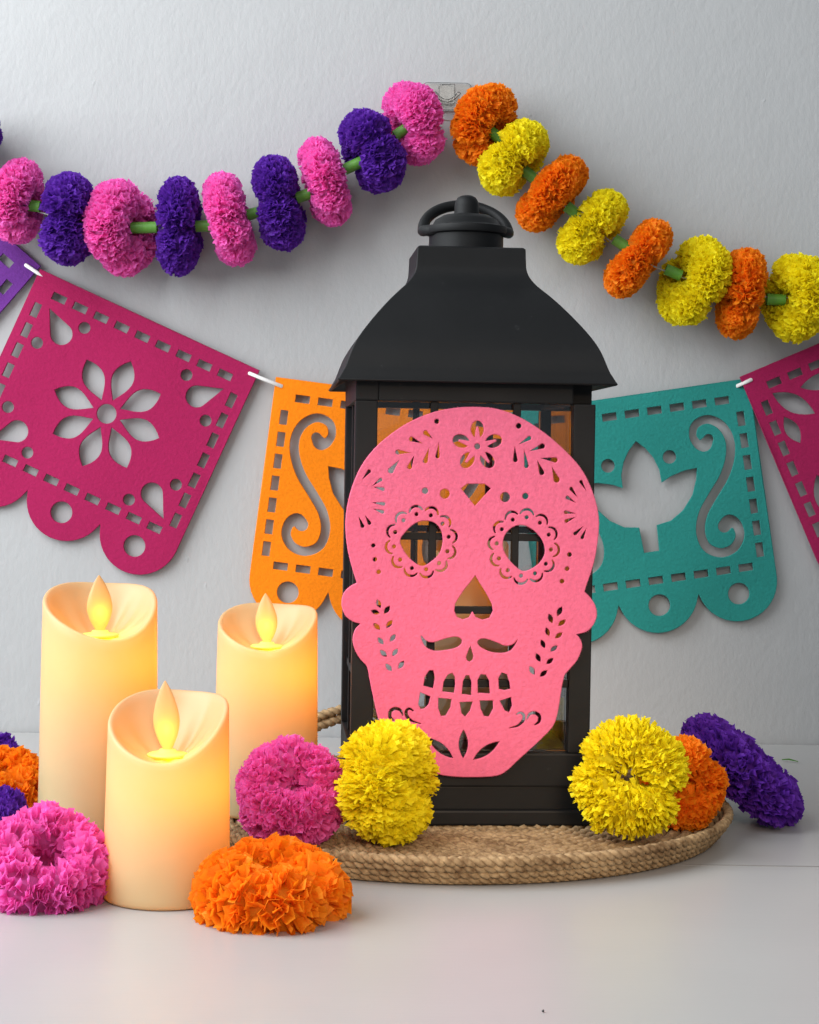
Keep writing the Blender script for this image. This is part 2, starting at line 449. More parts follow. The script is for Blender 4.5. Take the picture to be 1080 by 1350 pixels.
b.inputs['Emission Strength'].default_value = 0.75
trn = N(nt, 'ShaderNodeBsdfTransparent'); trn.inputs[0].default_value = (1.0, 0.85, 0.6, 1)
mx = N(nt, 'ShaderNodeMixShader'); mx.inputs[0].default_value = 0.28
nt.links.new(b.outputs[0], mx.inputs[1]); nt.links.new(trn.outputs[0], mx.inputs[2]); nt.links.new(mx.outputs[0], nt.nodes['Material Output'].inputs['Surface'])
M['flame'] = mt
mt, nt, b = new_mat('flame_socket_plastic')
b.inputs['Base Color'].default_value = (0.7, 0.5, 0.15, 1); b.inputs['Emission Color'].default_value = (1.0, 0.52, 0.04, 1); b.inputs['Emission Strength'].default_value = 0.7
M['socket'] = mt

# ------------------------------------------------------------------ setting: wall and table
bm = bmesh.new(); add_box(bm, (0, WALL_Y + 0.05, 0.55), (4.4, 0.10, 2.9), 0.0)
wall = tag(finish(bm, 'wall', M['wall']), kind='structure')
bm = bmesh.new(); add_box(bm, (0, 0.87, -0.030), (3.0, 1.70, 0.02), 0.002)
table = tag(finish(bm, 'table_top', M['table']), kind='structure')
seam = at_z(1000, 1141.5, 0).y
edges = [0.03, seam - 0.50, seam - 0.25 + 0.25, WALL_Y - 0.004]
edges = [0.03, seam - 0.55, seam, WALL_Y - 0.003]
for k, (y0, y1) in enumerate(zip(edges, edges[1:])):
    bm = bmesh.new(); add_box(bm, (0, (y0 + y1)/2, -0.0099), (3.0, (y1 - y0) - 0.0022, 0.0198), 0.0003)
    finish(bm, 'plank', M['table'], table)

bm = bmesh.new(); add_box(bm, (0, seam, -0.0097), (3.0, 0.0020, 0.0198), 0.0)  # thin dark grey strip added along the plank seam
finish(bm, 'seam_strip', simple('dark_seam_grey', (0.24, 0.23, 0.22), 0.8), table)

# ------------------------------------------------------------------ woven tray
TRAY = Vector((0.030, 1.3175, 0.0)); TR = 0.205; TZ = 0.0085
def add_rope(bm, pts, r_, closed, twist=0.012, strands=2, seg=7):
    """plaited strands wound round a path"""
    pts = [Vector(p) for p in pts]; fr = frames(pts, closed)
    L = [0.0]
    for a, b_ in zip(pts, pts[1:]): L.append(L[-1] + (b_ - a).length)
    tot = L[-1] + ((pts[0]-pts[-1]).length if closed else 0)
    turns = max(1, round(tot / twist))
    for s in range(strands):
        q = []
        for p, (t, u, v), l in zip(pts, fr, L):
            a = 2*math.pi*(turns*l/tot + s/strands)
            q.append(p + u*math.cos(a)*r_*0.5 + v*math.sin(a)*r_*0.5)
        add_tube(bm, q, r_*0.62, seg, closed)
def ring(rad, z, n=220):
    return [(rad*math.cos(2*math.pi*k/n), rad*math.sin(2*math.pi*k/n), z) for k in range(n)]
tray = empty('woven_tray', TRAY)
tag(tray, 'round jute tray with a braided rim under the black lantern', 'tray')
bm = bmesh.new(); add_lathe(bm, [(0.0005, 0.001), (TR-0.012, 0.001), (TR-0.012, 0.0045), (0.0005, 0.0045)], 64)
finish(bm, 'tray_base', M['jute'], tray)
bm = bmesh.new()
rads = [TR - 0.014 - 0.0082*k for k in range(23)]
for rad in rads:
    if rad > 0.02: add_rope(bm, ring(rad, 0.0052, max(60, int(2*math.pi*rad/0.0045))), 0.0040, True, 0.015, 2, 6)
tag(finish(bm, 'floor_coil', M['jute'], tray, True), kind='stuff')
for rad, z in ((TR-0.0125, 0.0045), (TR-0.0088, 0.0086), (TR-0.0055, 0.0129), (TR-0.0028, 0.0172)):
    bm = bmesh.new(); add_rope(bm, ring(rad, z, 520), 0.0034, True, 0.0125, 2, 7)
    finish(bm, 'rim_coil', M['jute'], tray, True)
# rope handle on the far left of the rim
hp = [at_y(385, 1000, 1.475), at_y(402, 962, 1.48), at_y(425, 949, 1.485), at_y(465, 938, 1.49), at_y(510, 935, 1.495), at_y(560, 945, 1.50), at_y(585, 962, 1.505), at_y(600, 1000, 1.505)]
hp = [Vector(p) - TRAY for p in catmull([tuple(p) for p in hp], False, 10)]
bm = bmesh.new(); add_rope(bm, [p + Vector((0, 0, 0.0035)) for p in hp], 0.0042, False, 0.013, 2, 6); add_rope(bm, [p - Vector((0, 0, 0.0040)) for p in hp], 0.0042, False, 0.013, 2, 6)
finish(bm, 'tray_handle', M['jute'], tray, True)

# ------------------------------------------------------------------ lantern
TH = R(4.5)
LX = Vector((math.cos(TH), math.sin(TH), 0)); LY = Vector((-math.sin(TH), math.cos(TH), 0))
fc = at_z(619, 1088, TZ)                       # foot of the front face, in the middle
HB = 0.0845                                    # half width of the body
LC = Vector((fc.x, fc.y, TZ)) + LY * HB
def zf(y, off=0.0):                            # height of a photo row on the front face
    return at_plane(621, y, fc - LY*off, LY).z - TZ
def zc(y): return at_plane(610, y, LC, LY).z - TZ
lan = empty('lantern', LC, (0, 0, TH))
tag(lan, 'tall black metal lantern with a curved roof and ring handle', 'lantern')
ZB, ZS, ZT, ZE = zf(1088), zf(993), zf(530), zf(500)
bm = bmesh.new()
add_box(bm, (0, 0, (zf(1068))/2), (2*HB+0.004, 2*HB+0.004, zf(1068)), 0.0015)
add_box(bm, (0, 0, (zf(1068)+zf(1038))/2), (2*HB-0.004, 2*HB-0.004, zf(1038)-zf(1068)+0.0006), 0.001)
add_box(bm, (0, 0, (zf(1038)+ZS)/2), (2*HB-0.0005, 2*HB-0.0005, ZS-zf(1038)), 0.0015)
finish(bm, 'plinth', M['black'], lan)
PW = 0.0155
for sx_, sy_ in ((-1,-1),(1,-1),(1,1),(-1,1)):
    bm = bmesh.new(); add_box(bm, (0, 0, 0), (PW, PW, ZT - ZS - 0.0004), 0.001)
    finish(bm, 'post', M['black'], lan, loc=(sx_*(HB-PW/2), sy_*(HB-PW/2), (ZT+ZS)/2))
bm = bmesh.new()
for k in range(4):
    a = k*math.pi/2
    L = 2*HB if k % 2 == 0 else 2*HB - 0.0322
    add_box(bm, (0, -(HB - 0.008), (ZT+ZE+0.006)/2), (L, 0.016, ZE+0.006-ZT), 0.001)
    if k: pass
    vs = [v for v in bm.verts if not v.tag]
    bmesh.ops.rotate(bm, cent=(0,0,0), matrix=Matrix.Rotation(a, 3, 'Z'), verts=vs)
    for v in vs: v.tag = True
finish(bm, 'top_rail', M['black'], lan)
# glazing bars and panes on the four sides
s_px = at_plane(700, 708, fc, LY) - at_plane(600, 708, fc, LY)
mpp = s_px.length / 100.0
vx = [(567-621)*mpp, (676-621)*mpp]; IN = HB - PW
hz = [zf(708), zf(805), zf(902)]
BW = 0.0052
protos = {}
def part(key, name, size, mat, bev, loc, rot, off=0):
    if key not in protos:
        bm = bmesh.new(); add_box(bm, (0, 0, 0), size, bev); protos[key] = finish(bm, name, mat, lan, loc=loc)
        protos[key].rotation_euler = (0, 0, rot); return protos[key]
    return share(protos[key], lan, loc, (0, 0, rot))
for k in range(4):
    a = k*math.pi/2; Rm = Matrix.Rotation(a, 3, 'Z'); fy = -(HB - 0.006)
    xs = [-IN] + vx + [IN] if k != 2 else [-IN] + [-v for v in reversed(vx)] + [IN]
    zs = [ZS] + hz[::-1] + [ZT]
    for v in xs[1:-1]:
        part('mv', 'glazing_bar', (BW, 0.006, ZT-ZS-0.0004), M['black'], 0.0006, Rm @ Vector((v, fy, (ZT+ZS)/2)), a)
    for z in zs[1:-1]:
        part('mh', 'glazing_bar', (2*IN-0.0004, 0.0054, BW), M['black'], 0.0006, Rm @ Vector((0, fy, z)), a)
    for i in range(3):
        for j in range(4):
            x0, x1, z0, z1 = xs[i], xs[i+1], zs[j], zs[j+1]
            bm_key = ('g', round(x1-x0, 5), round(z1-z0, 5))
            part(bm_key, 'glass_pane', (x1-x0-0.0008, 0.0016, z1-z0-0.0008), M['glass'], 0, Rm @ Vector(((x0+x1)/2, fy + 0.0046, (z0+z1)/2)), a)
# roof: square ogee
pxw = [(503, 186), (499.5, 183), (492, 178.5), (485, 174.5), (465, 166.5), (452, 159.5), (440, 151), (425, 138.5), (410, 124.5), (397, 111.5), (385, 98), (375, 86), (365, 77.5), (356, 73.5), (347, 72.3), (327, 71.5)]
prof = []
dC = LC.y
for y_, p_ in pxw:
    wv = p_ * dC / (F_PX + p_)
    q = at_plane(625, y_, LC - LY*wv, LY)
    prof.append((wv, q.z - TZ))
prof = [(prof[0][0], prof[0][1])] + prof[1:]
ZR0 = prof[0][1]; ZRT = prof[-1][1]
pr = catmull([(a, b_) for a, b_ in prof], False, 3)
bm = bmesh.new()
full = [(HB-0.004, ZR0 + 0.0065), (pr[0][0]-0.010, ZR0+0.005), (pr[0][0]-0.0012, ZR0-0.0012)] + pr + [(pr[-1][0]-0.0015, ZRT+0.0012)]
rings = []
for wv, z in full:
    rings.append([bm.verts.new((sx_*wv, sy_*wv, z)) for sx_, sy_ in ((-1,-1),(1,-1),(1,1),(-1,1))])
for A, B in zip(rings, rings[1:]):
    for k in range(4): bm.faces.new((A[k], A[(k+1)%4], B[(k+1)%4], B[k]))
bm.faces.new(list(reversed(rings[0]))); bm.faces.new(rings[-1])
roof = finish(bm, 'roof', M['black'], lan, True, 40)
bv = roof.modifiers.new('edge', 'BEVEL'); bv.width = 0.0012; bv.segments = 2; bv.limit_method = 'ANGLE'; bv.angle_limit = R(50)
# finial
zt = ZRT + 0.001
rD = 55.5 * dC / F_PX
zd = zc(306)
bm = bmesh.new()
add_lathe(bm, [(rD*0.88, zt), (rD*0.88, zd-0.003), (rD*0.97, zd-0.0022), (rD, zd), (rD*0.98, zd+0.003), (rD*0.88, zd+0.0038), (rD*0.80, zd+0.0050), (rD*0.74, zd+0.0085), (rD*0.56, zd+0.0118), (rD*0.30, zd+0.0132)], 64)
finish(bm, 'cap_disc', M['black'], lan, True, 50)
zk = zc(257); rk = 16*dC/F_PX
bm = bmesh.new()
z0 = zd + 0.0115
add_lathe(bm, [(rk*1.06, z0), (rk*1.02, z0+0.003), (rk, zk-rk*0.9), (rk*0.93, zk-rk*0.5), (rk*0.75, zk-rk*0.22), (rk*0.45, zk-rk*0.06), (rk*0.1, zk)], 40)
finish(bm, 'knob', M['black'], lan, True, 50)
bm = bmesh.new()
rr = rD*1.02; tl = R(44)
pts = [(rr*math.cos(2*math.pi*k/72), 0.004 + rr*math.sin(2*math.pi*k/72)*math.sin(tl), zd + 0.0005 + rr*math.sin(2*math.pi*k/72)*math.cos(tl)*(1 if math.sin(2*math.pi*k/72) > 0 else 0.05)) for k in range(72)]
add_tube(bm, pts, 0.0041, 14, True)
finish(bm, 'ring_handle', M['black'], lan, True)

# ------------------------------------------------------------------ felt skull on the lantern front
P0 = fc - LY * 0.0042
def skp(p):
    q = at_plane(p[0], p[1], P0, LY) - P0
    return (q.dot(LX), q.z)
A1 = lambda l: [(430 + x/2.842, 520 + y/2.842) for x, y in l]
A2 = lambda l: [(430 + x/2.842, 740 + y/2.842) for x, y in l]
head = [(470.5,768),(463.4,745),(457.4,717),(455.7,685),(461.7,650),(476,615),(500,585),(535.6,558.7),(571,543.5),(602,537.5),(627,536.5),(655,539),(683,549),(711.5,566),(739.6,589),(764,615),(778,640),(787,668),(789.6,692),(787,720),(782,745),(770.5,779)]
r_lobe1 = [(770.5,780),(778,787.5),(784.7,798),(786.8,811),(782,824),(772.5,833),(759.5,836)]
r_lobe2 = [(759.5,836.5),(763.5,840),(767.2,848),(766.5,857),(761,870),(752,881),(745,889),(742,899),(739.6,912.4),(735.5,938),(729,957),(711.5,976),(683,1002),(668.5,1015.5),(655,1022.5),(627,1024.5),(597,1023.5),(577,1020),(562,1010),(540,992),(520,976),(507,962),(499,948),(491.6,916),(487.5,896),(484,879),(475.7,869.5),(468.7,858),(465,844),(468,830.5),(475,823)]
l_lobe1 = [(475,822),(465,819),(454.8,810.5),(450.4,796),(453,782.5),(461,773.5),(470.5,768.5)]
outline = catmull(head, False, 4)[:-1] + catmull(r_lobe1, False, 4)[:-1] + catmull(r_lobe2, False, 4)[:-1] + catmull(l_lobe1, False, 4)[:-1]
holes = []
# forehead flower
fcx, fcy = 629.5, 588.5
holes.append(circle((fcx, fcy), 4.0, 12))
for k in range(5):
    a0 = R(-90 + 72*k)
    c = (fcx + 22.5*math.cos(a0), fcy + 22.5*math.sin(a0)); ux, uy = math.cos(a0), math.sin(a0); wx, wy = -uy, ux
    pts = []
    for q in range(19):
        t = R(180 + 24) + R(312)*q/18
        pts.append((c[0] + ux*11.5*math.cos(t) + wx*8.6*math.sin(t), c[1] + uy*11.5*math.cos(t) + wy*8.6*math.sin(t)))
    pts.append((c[0] + ux*3.5 + wx*1.3, c[1] + uy*3.5 + wy*1.3)); pts.append((c[0] + ux*3.5 - wx*1.3, c[1] + uy*3.5 - wy*1.3))
    holes.append(pts)
holes += [circle((576, 555.5), 3.4, 12), circle((684, 561.5), 3.8, 12)]
for a, b_, h in [((400,166),(366,138),9),((362,184),(312,164),9),((318,218),(260,216),9),((274,246),(236,294),11),((330,228),(310,280),9),((386,198),(370,258),9),((424,176),(417,240),8),
                 ((720,188),(768,160),8),((760,213),(820,190),10),((802,238),(868,247),10),((846,272),(868,330),12),((790,245),(812,302),10),((742,202),(752,276),9),((706,192),(710,254),9),
                 ((975,362),(952,322),6.5),((942,386),(914,348),7),((936,406),(898,383),7),((935,446),(891,441),6.5),((936,459),(894,477),7),((969,490),(928,526),7),((975,500),(957,542),7),
                 ((134,320),(166,283),7),((166,346),(210,316),6.5),((178,346),(220,357),7),((172,405),(222,411),7),((176,428),(218,443),7),((146,452),(166,488),7),((122,456),(139,500),7)]:
    pa, pb = A1([a, b_]); holes.append(tear(pa, pb, h/2.842))
holes.append(A1([(505,352),(528,335),(595,335),(618,352),(558,418)]))
for c, r_ in [((445,372),19),((671,385),19),((371,361),12),((747,381),12),((177,566),8),((183,618),8.5),((197,665),8.5),((912,600),9),((903,653),9),((884,700),9)]:
    holes.append(circle(A1([c])[0], r_/2.842, 14))
holes.append(catmull(A1([(277,547),(300,512),(330,485),(365,473),(405,480),(430,507),(437,550),(425,595),(395,625),(360,643),(322,622),(293,588)]), True, 4))
holes.append(catmull(A1([(662,570),(668,530),(690,503),(718,490),(750,493),(785,515),(812,550),(820,590),(805,625),(775,650),(738,662),(705,640),(678,608)]), True, 4))
for (ex, ey), rx, ry, ph in [((357,552),104,105,80),((741,570),102,110,96)]:
    for k in range(12):
        a = R(ph + 30*k); c = (ex + rx*math.cos(a), ey + ry*math.sin(a))
        holes.append(circle(A1([c])[0], 7.8/2.842, 10))
        arc = []
        for q in range(7):
            t = a + R(-72 + 24*q); arc.append((ex + (rx+4)*math.cos(a) + 26*math.cos(t), ey + (ry+4)*math.sin(a) + 26*math.sin(t)))
        arc = A1(arc)
        hw = [0.9, 1.3, 1.6, 1.7, 1.6, 1.3, 0.9]
        holes.append(stroke([(p[0], p[1], h) for p, h in zip(arc, hw)], 2))
holes.append(A2([(558,52),(540,78),(520,102),(497,135),(483,160),(480,185),(490,208),(512,218),(535,210),(548,188),(560,208),(585,219),(612,212),(625,185),(621,160),(606,130),(588,100),(573,77)]))
holes.append(catmull(A2([(355,277),(375,297),(402,303),(440,291),(480,282),(503,288),(508,305),(490,322),(450,332),(405,335),(375,322),(362,303)]), True, 3))
holes.append(catmull(A2([(717,293),(700,310),(672,316),(640,304),(600,290),(574,292),(567,307),(585,325),(620,340),(660,343),(690,335),(706,316)]), True, 3))
holes.append(A2([(540,316),(546,335),(552,355),(548,370),(537,376),(527,370),(524,357),(531,338)]))
for t in [[(364,466),(370,432),(386,408),(402,408),(408,435),(401,476)],[(435,487),(440,450),(455,425),(472,417),(482,432),(484,460),(479,493)],[(508,497),(512,450),(524,426),(536,427),(545,452),(544,502)],[(568,492),(567,445),(579,423),(598,424),(611,447),(614,496)],[(647,478),(645,437),(658,416),(677,423),(688,455),(691,478),(668,483)],
          [(352,490),(391,506),(384,536),(368,552),(354,553),(345,535)],[(420,511),(470,516),(466,546),(448,578),(430,580),(420,550)],[(500,527),(549,525),(539,560),(521,582),(507,568)],[(575,521),(625,521),(626,552),(610,582),(592,580),(579,552)],[(650,522),(693,508),(697,540),(686,567),(669,558)]]:
    holes.append(A2(t))
holes.append(stroke([(p[0], p[1], h) for p, h in zip(A2([(688,624),(718,616),(738,597),(741,578),(728,567),(714,573)]), [0.6,1.5,2.2,2.0,1.6,1.0])], 4))
holes.append(stroke([(p[0], p[1], h) for p, h in zip(A2([(752,592),(762,573),(782,568),(799,580),(798,600),(783,612)]), [0.8,1.9,2.3,2.3,2.1,1.0])], 4))
holes.append(stroke([(p[0], p[1], h) for p, h in zip(A2([(354,608),(322,598),(304,582),(300,562),(312,552),(326,560)]), [0.6,1.5,2.2,2.0,1.6,1.0])], 4))
holes.append(stroke([(p[0], p[1], h) for p, h in zip(A2([(288,577),(278,558),(258,552),(241,563),(240,584),(254,596)]), [0.8,1.9,2.3,2.3,2.1,1.0])], 4))
for a, b_, h in [((515,630),(514,739),18),((382,661),(477,739),17),((650,674),(550,744),17)]:
    pa, pb = A2([a, b_]); holes.append(lens(pa, pb, h/2.842))
for (x, y), ang, s in [((737.8,806),-65,1.15),((726,815.5),68,1.1),((741,821),-38,1.05),((722,833),68,1.0),((736.7,837.8),-38,1),((716,849),65,1),((730.4,855),-38,1),((709.6,867),62,1.05),((725,871.6),-40,1),((701.6,884),60,1.1),((716.7,888),-40,1.05),
                       ((499.5,796),68,1.0),((510.3,804),-55,1.05),((495,807),20,1.0),((513.5,822.7),-55,1.05),((497,826),45,1),((518,841),-55,1),((502,845),50,1),((521,860),-55,1),((505.7,861.5),45,1.05),((529,876.5),-55,1.05),((512.7,880),50,1.05)]:
    dx, dy = 6.2*s*math.cos(R(ang)), 6.2*s*math.sin(R(ang))
    holes.append(lens((x-dx, y-dy), (x+dx, y+dy), 3.1*s, 6))
sk = sheet('skull_cutout', [[skp(p) for p in lp] for lp in [outline] + holes], 0.003, M['skull_felt'], 0.0005, 0.00035, 2.0)
def fuzz(o, loops, thick, seed, n_per_m=2600):
    rnd = random.Random(seed); vs, fs = [], []
    for i, lp in enumerate(loops):
        lp = clean_loop(lp); n = len(lp)
        ar = sum(lp[k][0]*lp[(k+1)%n][1] - lp[(k+1)%n][0]*lp[k][1] for k in range(n))
        if (ar < 0) != (i > 0): lp = lp[::-1]
        for k in range(n):
            ax_, ay_ = lp[k]; bx_, by_ = lp[(k+1)%n]; L = math.hypot(bx_-ax_, by_-ay_)
            q = L*n_per_m; q = int(q) + (rnd.random() < q - int(q))
            for _ in range(q):
                t = rnd.random(); x, y = ax_+(bx_-ax_)*t, ay_+(by_-ay_)*t
                an = math.atan2(-(bx_-ax_), (by_-ay_)) + rnd.gauss(0, 0.6)      # out of the material
                l = abs(rnd.gauss(0, 0.00045)) + 0.0002; z = rnd.uniform(-thick/2, thick/2); w_ = 0.00006
                c, s_ = math.cos(an), math.sin(an); b0 = len(vs)
                x -= c*0.0003; y -= s_*0.0003
                vs += [(x - s_*w_, y + c*w_, z), (x + s_*w_, y - c*w_, z), (x + c*(l+0.0003), y + s_*(l+0.0003), z + rnd.gauss(0, 0.0003))]
                fs.append((b0, b0+1, b0+2))
    me = bpy.data.meshes.new('felt_fuzz'); me.from_pydata(vs, [], fs); me.update(); me.materials.append(o.data.materials[0])
    f = bpy.data.objects.new('felt_fuzz', me); link(f, o); f['kind'] = 'stuff'
fuzz(sk, [[skp(p) for p in lp] for lp in [outline] + holes], 0.003, 5)
sk.location = P0; sk.rotation_euler = (R(90), 0, TH)
link(sk); tag(sk, 'pink felt sugar skull with cut-out eyes and teeth on the lantern front', 'skull decoration')

# ------------------------------------------------------------------ felt banners on the wall
BW_ = 318.0
def border():
    h = []
    for k in range(9): h.append(rect((39 + 30*k, 24.5), 19, 10)); h.append(rect((39 + 30*k, 246.5), 19, 10))
    for k in range(7): h.append(rect((17.5, 51.5 + 29.1*k), 10, 19)); h.append(rect((BW_-17.5, 51.5 + 29.1*k), 10, 19))
    for k in range(3): h.append(circle((53 + 106*k, 279.5), 14.3, 28))
    return h
def panel_outline():
    pts = [(0, 0), (BW_, 0), (BW_, 262)]
    for c in (265, 159, 53):
        for k in range(0, 23):
            a = R(0 + 180*k/22)
            pts.append((c + 53*math.cos(a), 263 + 53*math.sin(a)))
        if c > 53: pts.append((c - 53, 272))
    pts.append((0, 262))
    # merge the doubled points of neighbouring scallops into clean notches
    out = []
    for p in pts:
        if out and math.hypot(p[0]-out[-1][0], p[1]-out[-1][1]) < 0.5: continue
        out.append(p)
    clean = []
    for p in out:
        if abs(p[0]-212) < 1.2 and p[1] < 271: continue
        if abs(p[0]-106) < 1.2 and p[1] < 271: continue
        clean.append(p)
    return clean
def flower_holes():
    c = (159, 136.5); h = [circle(c, 13, 28)]
    for k in range(8):
        a = R(45*k)
        h.append(lens((c[0]+19*math.cos(a), c[1]+19*math.sin(a)), (c[0]+76*math.cos(a), c[1]+76*math.sin(a)), 14.5, 12, 0.56))
    for sx_ in (0, 1):
        for sy_ in (0, 1):
            X = lambda x: BW_-x if sx_ else x
            Y = lambda y: 273-y if sy_ else y
            h.append(drop((X(33), Y(42)), (X(61), Y(66)), 14.5, 20))
            h.append(circle((X(85), Y(46)), 7.8, 16)); h.append(circle((X(37), Y(90)), 7.8, 16))
    return h
def from_teal(l):            # zoomed photo crop -> banner coordinates measured from its top right corner
    out = []
    ca, sa = math.cos(R(8.2)), math.sin(R(8.2))
    for x, y, *w_ in l:
        px, py = 720 + x/3 - 986, 440 + y/3 - 499
        out.append((BW_ + px*ca - py*sa, px*sa + py*ca, *[v/3 for v in w_]))
    return out
def tulip_holes():
    half = [(0,61),(11,72),(20,86),(25.5,103),(26,120),(39,113.5),(58,108.5),(75,107.5),(72,122),(64,142),(49,160),(31,171.5),(11.8,174.5),(10,208.5)]
    ax = 159
    right = [(ax + x, y) for x, y in half]; left = [(ax - x, y) for x, y in half[1:]][::-1]
    h = [right + left, circle((ax+41, 88), 9, 18), circle((ax-41, 88), 9, 18)]
    s = from_teal([(640,418,20),(624,442,26),(598,438,18),(578,405,15),(588,362,16),(635,340,17),(688,362,18),(722,415,18),(726,485,18),(702,565,18),(655,645,18),(618,715,18),(608,785,18),(632,845,18),(688,868,18),(740,848,18),(764,802,18),(752,758,20),(722,742,26),(702,762,26)])
    st = stroke(s, 5)
    h.append(st); h.append([(2*ax - x, y) for x, y in st][::-1])
    return h
def place_banner(name, org, corner, ang, holes_, mat, gap, thick=0.003):
    """org = photo position of one top corner, ang = clockwise tilt"""
    ca, sa = math.cos(R(ang)), math.sin(R(ang)); ox = 0 if corner == 'L' else BW_
    yv = WALL_Y - gap
    def tr(p):
        u, v = p[0]-ox, p[1]
        q = at_y(org[0] + u*ca - v*sa, org[1] + u*sa + v*ca, yv)
        return q
    c = tr((159, 150))
    loops = [[((tr(p)-c).x, (tr(p)-c).z) for p in lp] for lp in [panel_outline()] + holes_]
    o = sheet(name, loops, thick, mat, 0.0004, 0.0013, org[0]*0.01)
    o.location = c; o.rotation_euler = (R(90.7), 0, 0)
    link(o); fuzz(o, loops, thick, int(org[0]) + 3); return o, tr
bd = border()
o, _ = place_banner('felt_banner', (54, 351), 'R', 41, bd, M['purple_felt'], 0.0075)
tag(o, 'purple felt banner corner cut off by the left edge', 'banner', 'felt papel picado banners along the wall')
o, _ = place_banner('felt_banner', (54, 355), 'L', 24.8, bd + flower_holes(), M['magenta_felt'], 0.0075)
tag(o, 'whole magenta felt banner with an eight-petal flower cut-out, above the candles', 'banner', 'felt papel picado banners along the wall')
o, _ = place_banner('felt_banner', (364, 497), 'L', 7.6, bd + tulip_holes(), M['orange_felt'], 0.0075)
tag(o, 'orange felt banner half hidden behind the lantern', 'banner', 'felt papel picado banners along the wall')
o, tt = place_banner('felt_banner', (987, 498.5), 'R', -8.2, bd + tulip_holes(), M['teal_felt'], 0.0065)
tag(o, 'teal felt banner with a white tulip cut-out, right of the lantern', 'banner', 'felt papel picado banners along the wall')
def loc_m2(l):
    ca, sa = math.cos(R(-23.0)), math.sin(R(-23.0)); out = []
    for x, y in l:
        dx, dy = x - 975, y - 497
        out.append((dx*ca + dy*sa, -dx*sa + dy*ca))
    return out
lv = [lens(*loc_m2([(1018,518.5),(1075,545)]), 12, 10), lens(*loc_m2([(1034,549.5),(1056,584)]), 9.5, 10), lens(*loc_m2([(1055,511),(1112,494)]), 11, 10), lens(*loc_m2([(1077,626),(1098,684)]), 13, 10), circle(loc_m2([(1112, 600)])[0], 20, 24)]
o, _ = place_banner('felt_banner', (975, 497), 'L', -23.0, bd + lv, M['magenta_felt'], 0.0105)
tag(o, 'magenta felt banner with leaf cut-outs, cut off by the right edge', 'banner', 'felt papel picado banners along the wall')
# cord threaded through the banner corners
cp = [(-60, 262, 0.0045), (0, 318, 0.0045), (30, 346, 0.0045), (35, 350, 0.0108), (50, 360, 0.0112), (62, 368.5, 0.0108), (68, 372, 0.0045), (200, 436, 0.0045), (322, 489, 0.0045), (330, 492.5, 0.0108), (348, 500, 0.0112), (371, 509, 0.0108), (377, 511, 0.0045), (520, 532, 0.0045), (660, 540, 0.0045), (800, 532, 0.0045), (968, 510.5, 0.0045), (974, 508, 0.0105), (983, 504, 0.0135), (990.5, 500.5, 0.0138), (996, 498, 0.0045), (1100, 455, 0.0045)]
bm = bmesh.new(); add_tube(bm, [at_y(x, y, WALL_Y - g) for x, y, g in cp], 0.0018, 8, False, 0.6)
tag(finish(bm, 'bunting_cord', M['cord'], None, True), 'thin white cord joining the felt banners at their corners', 'cord')

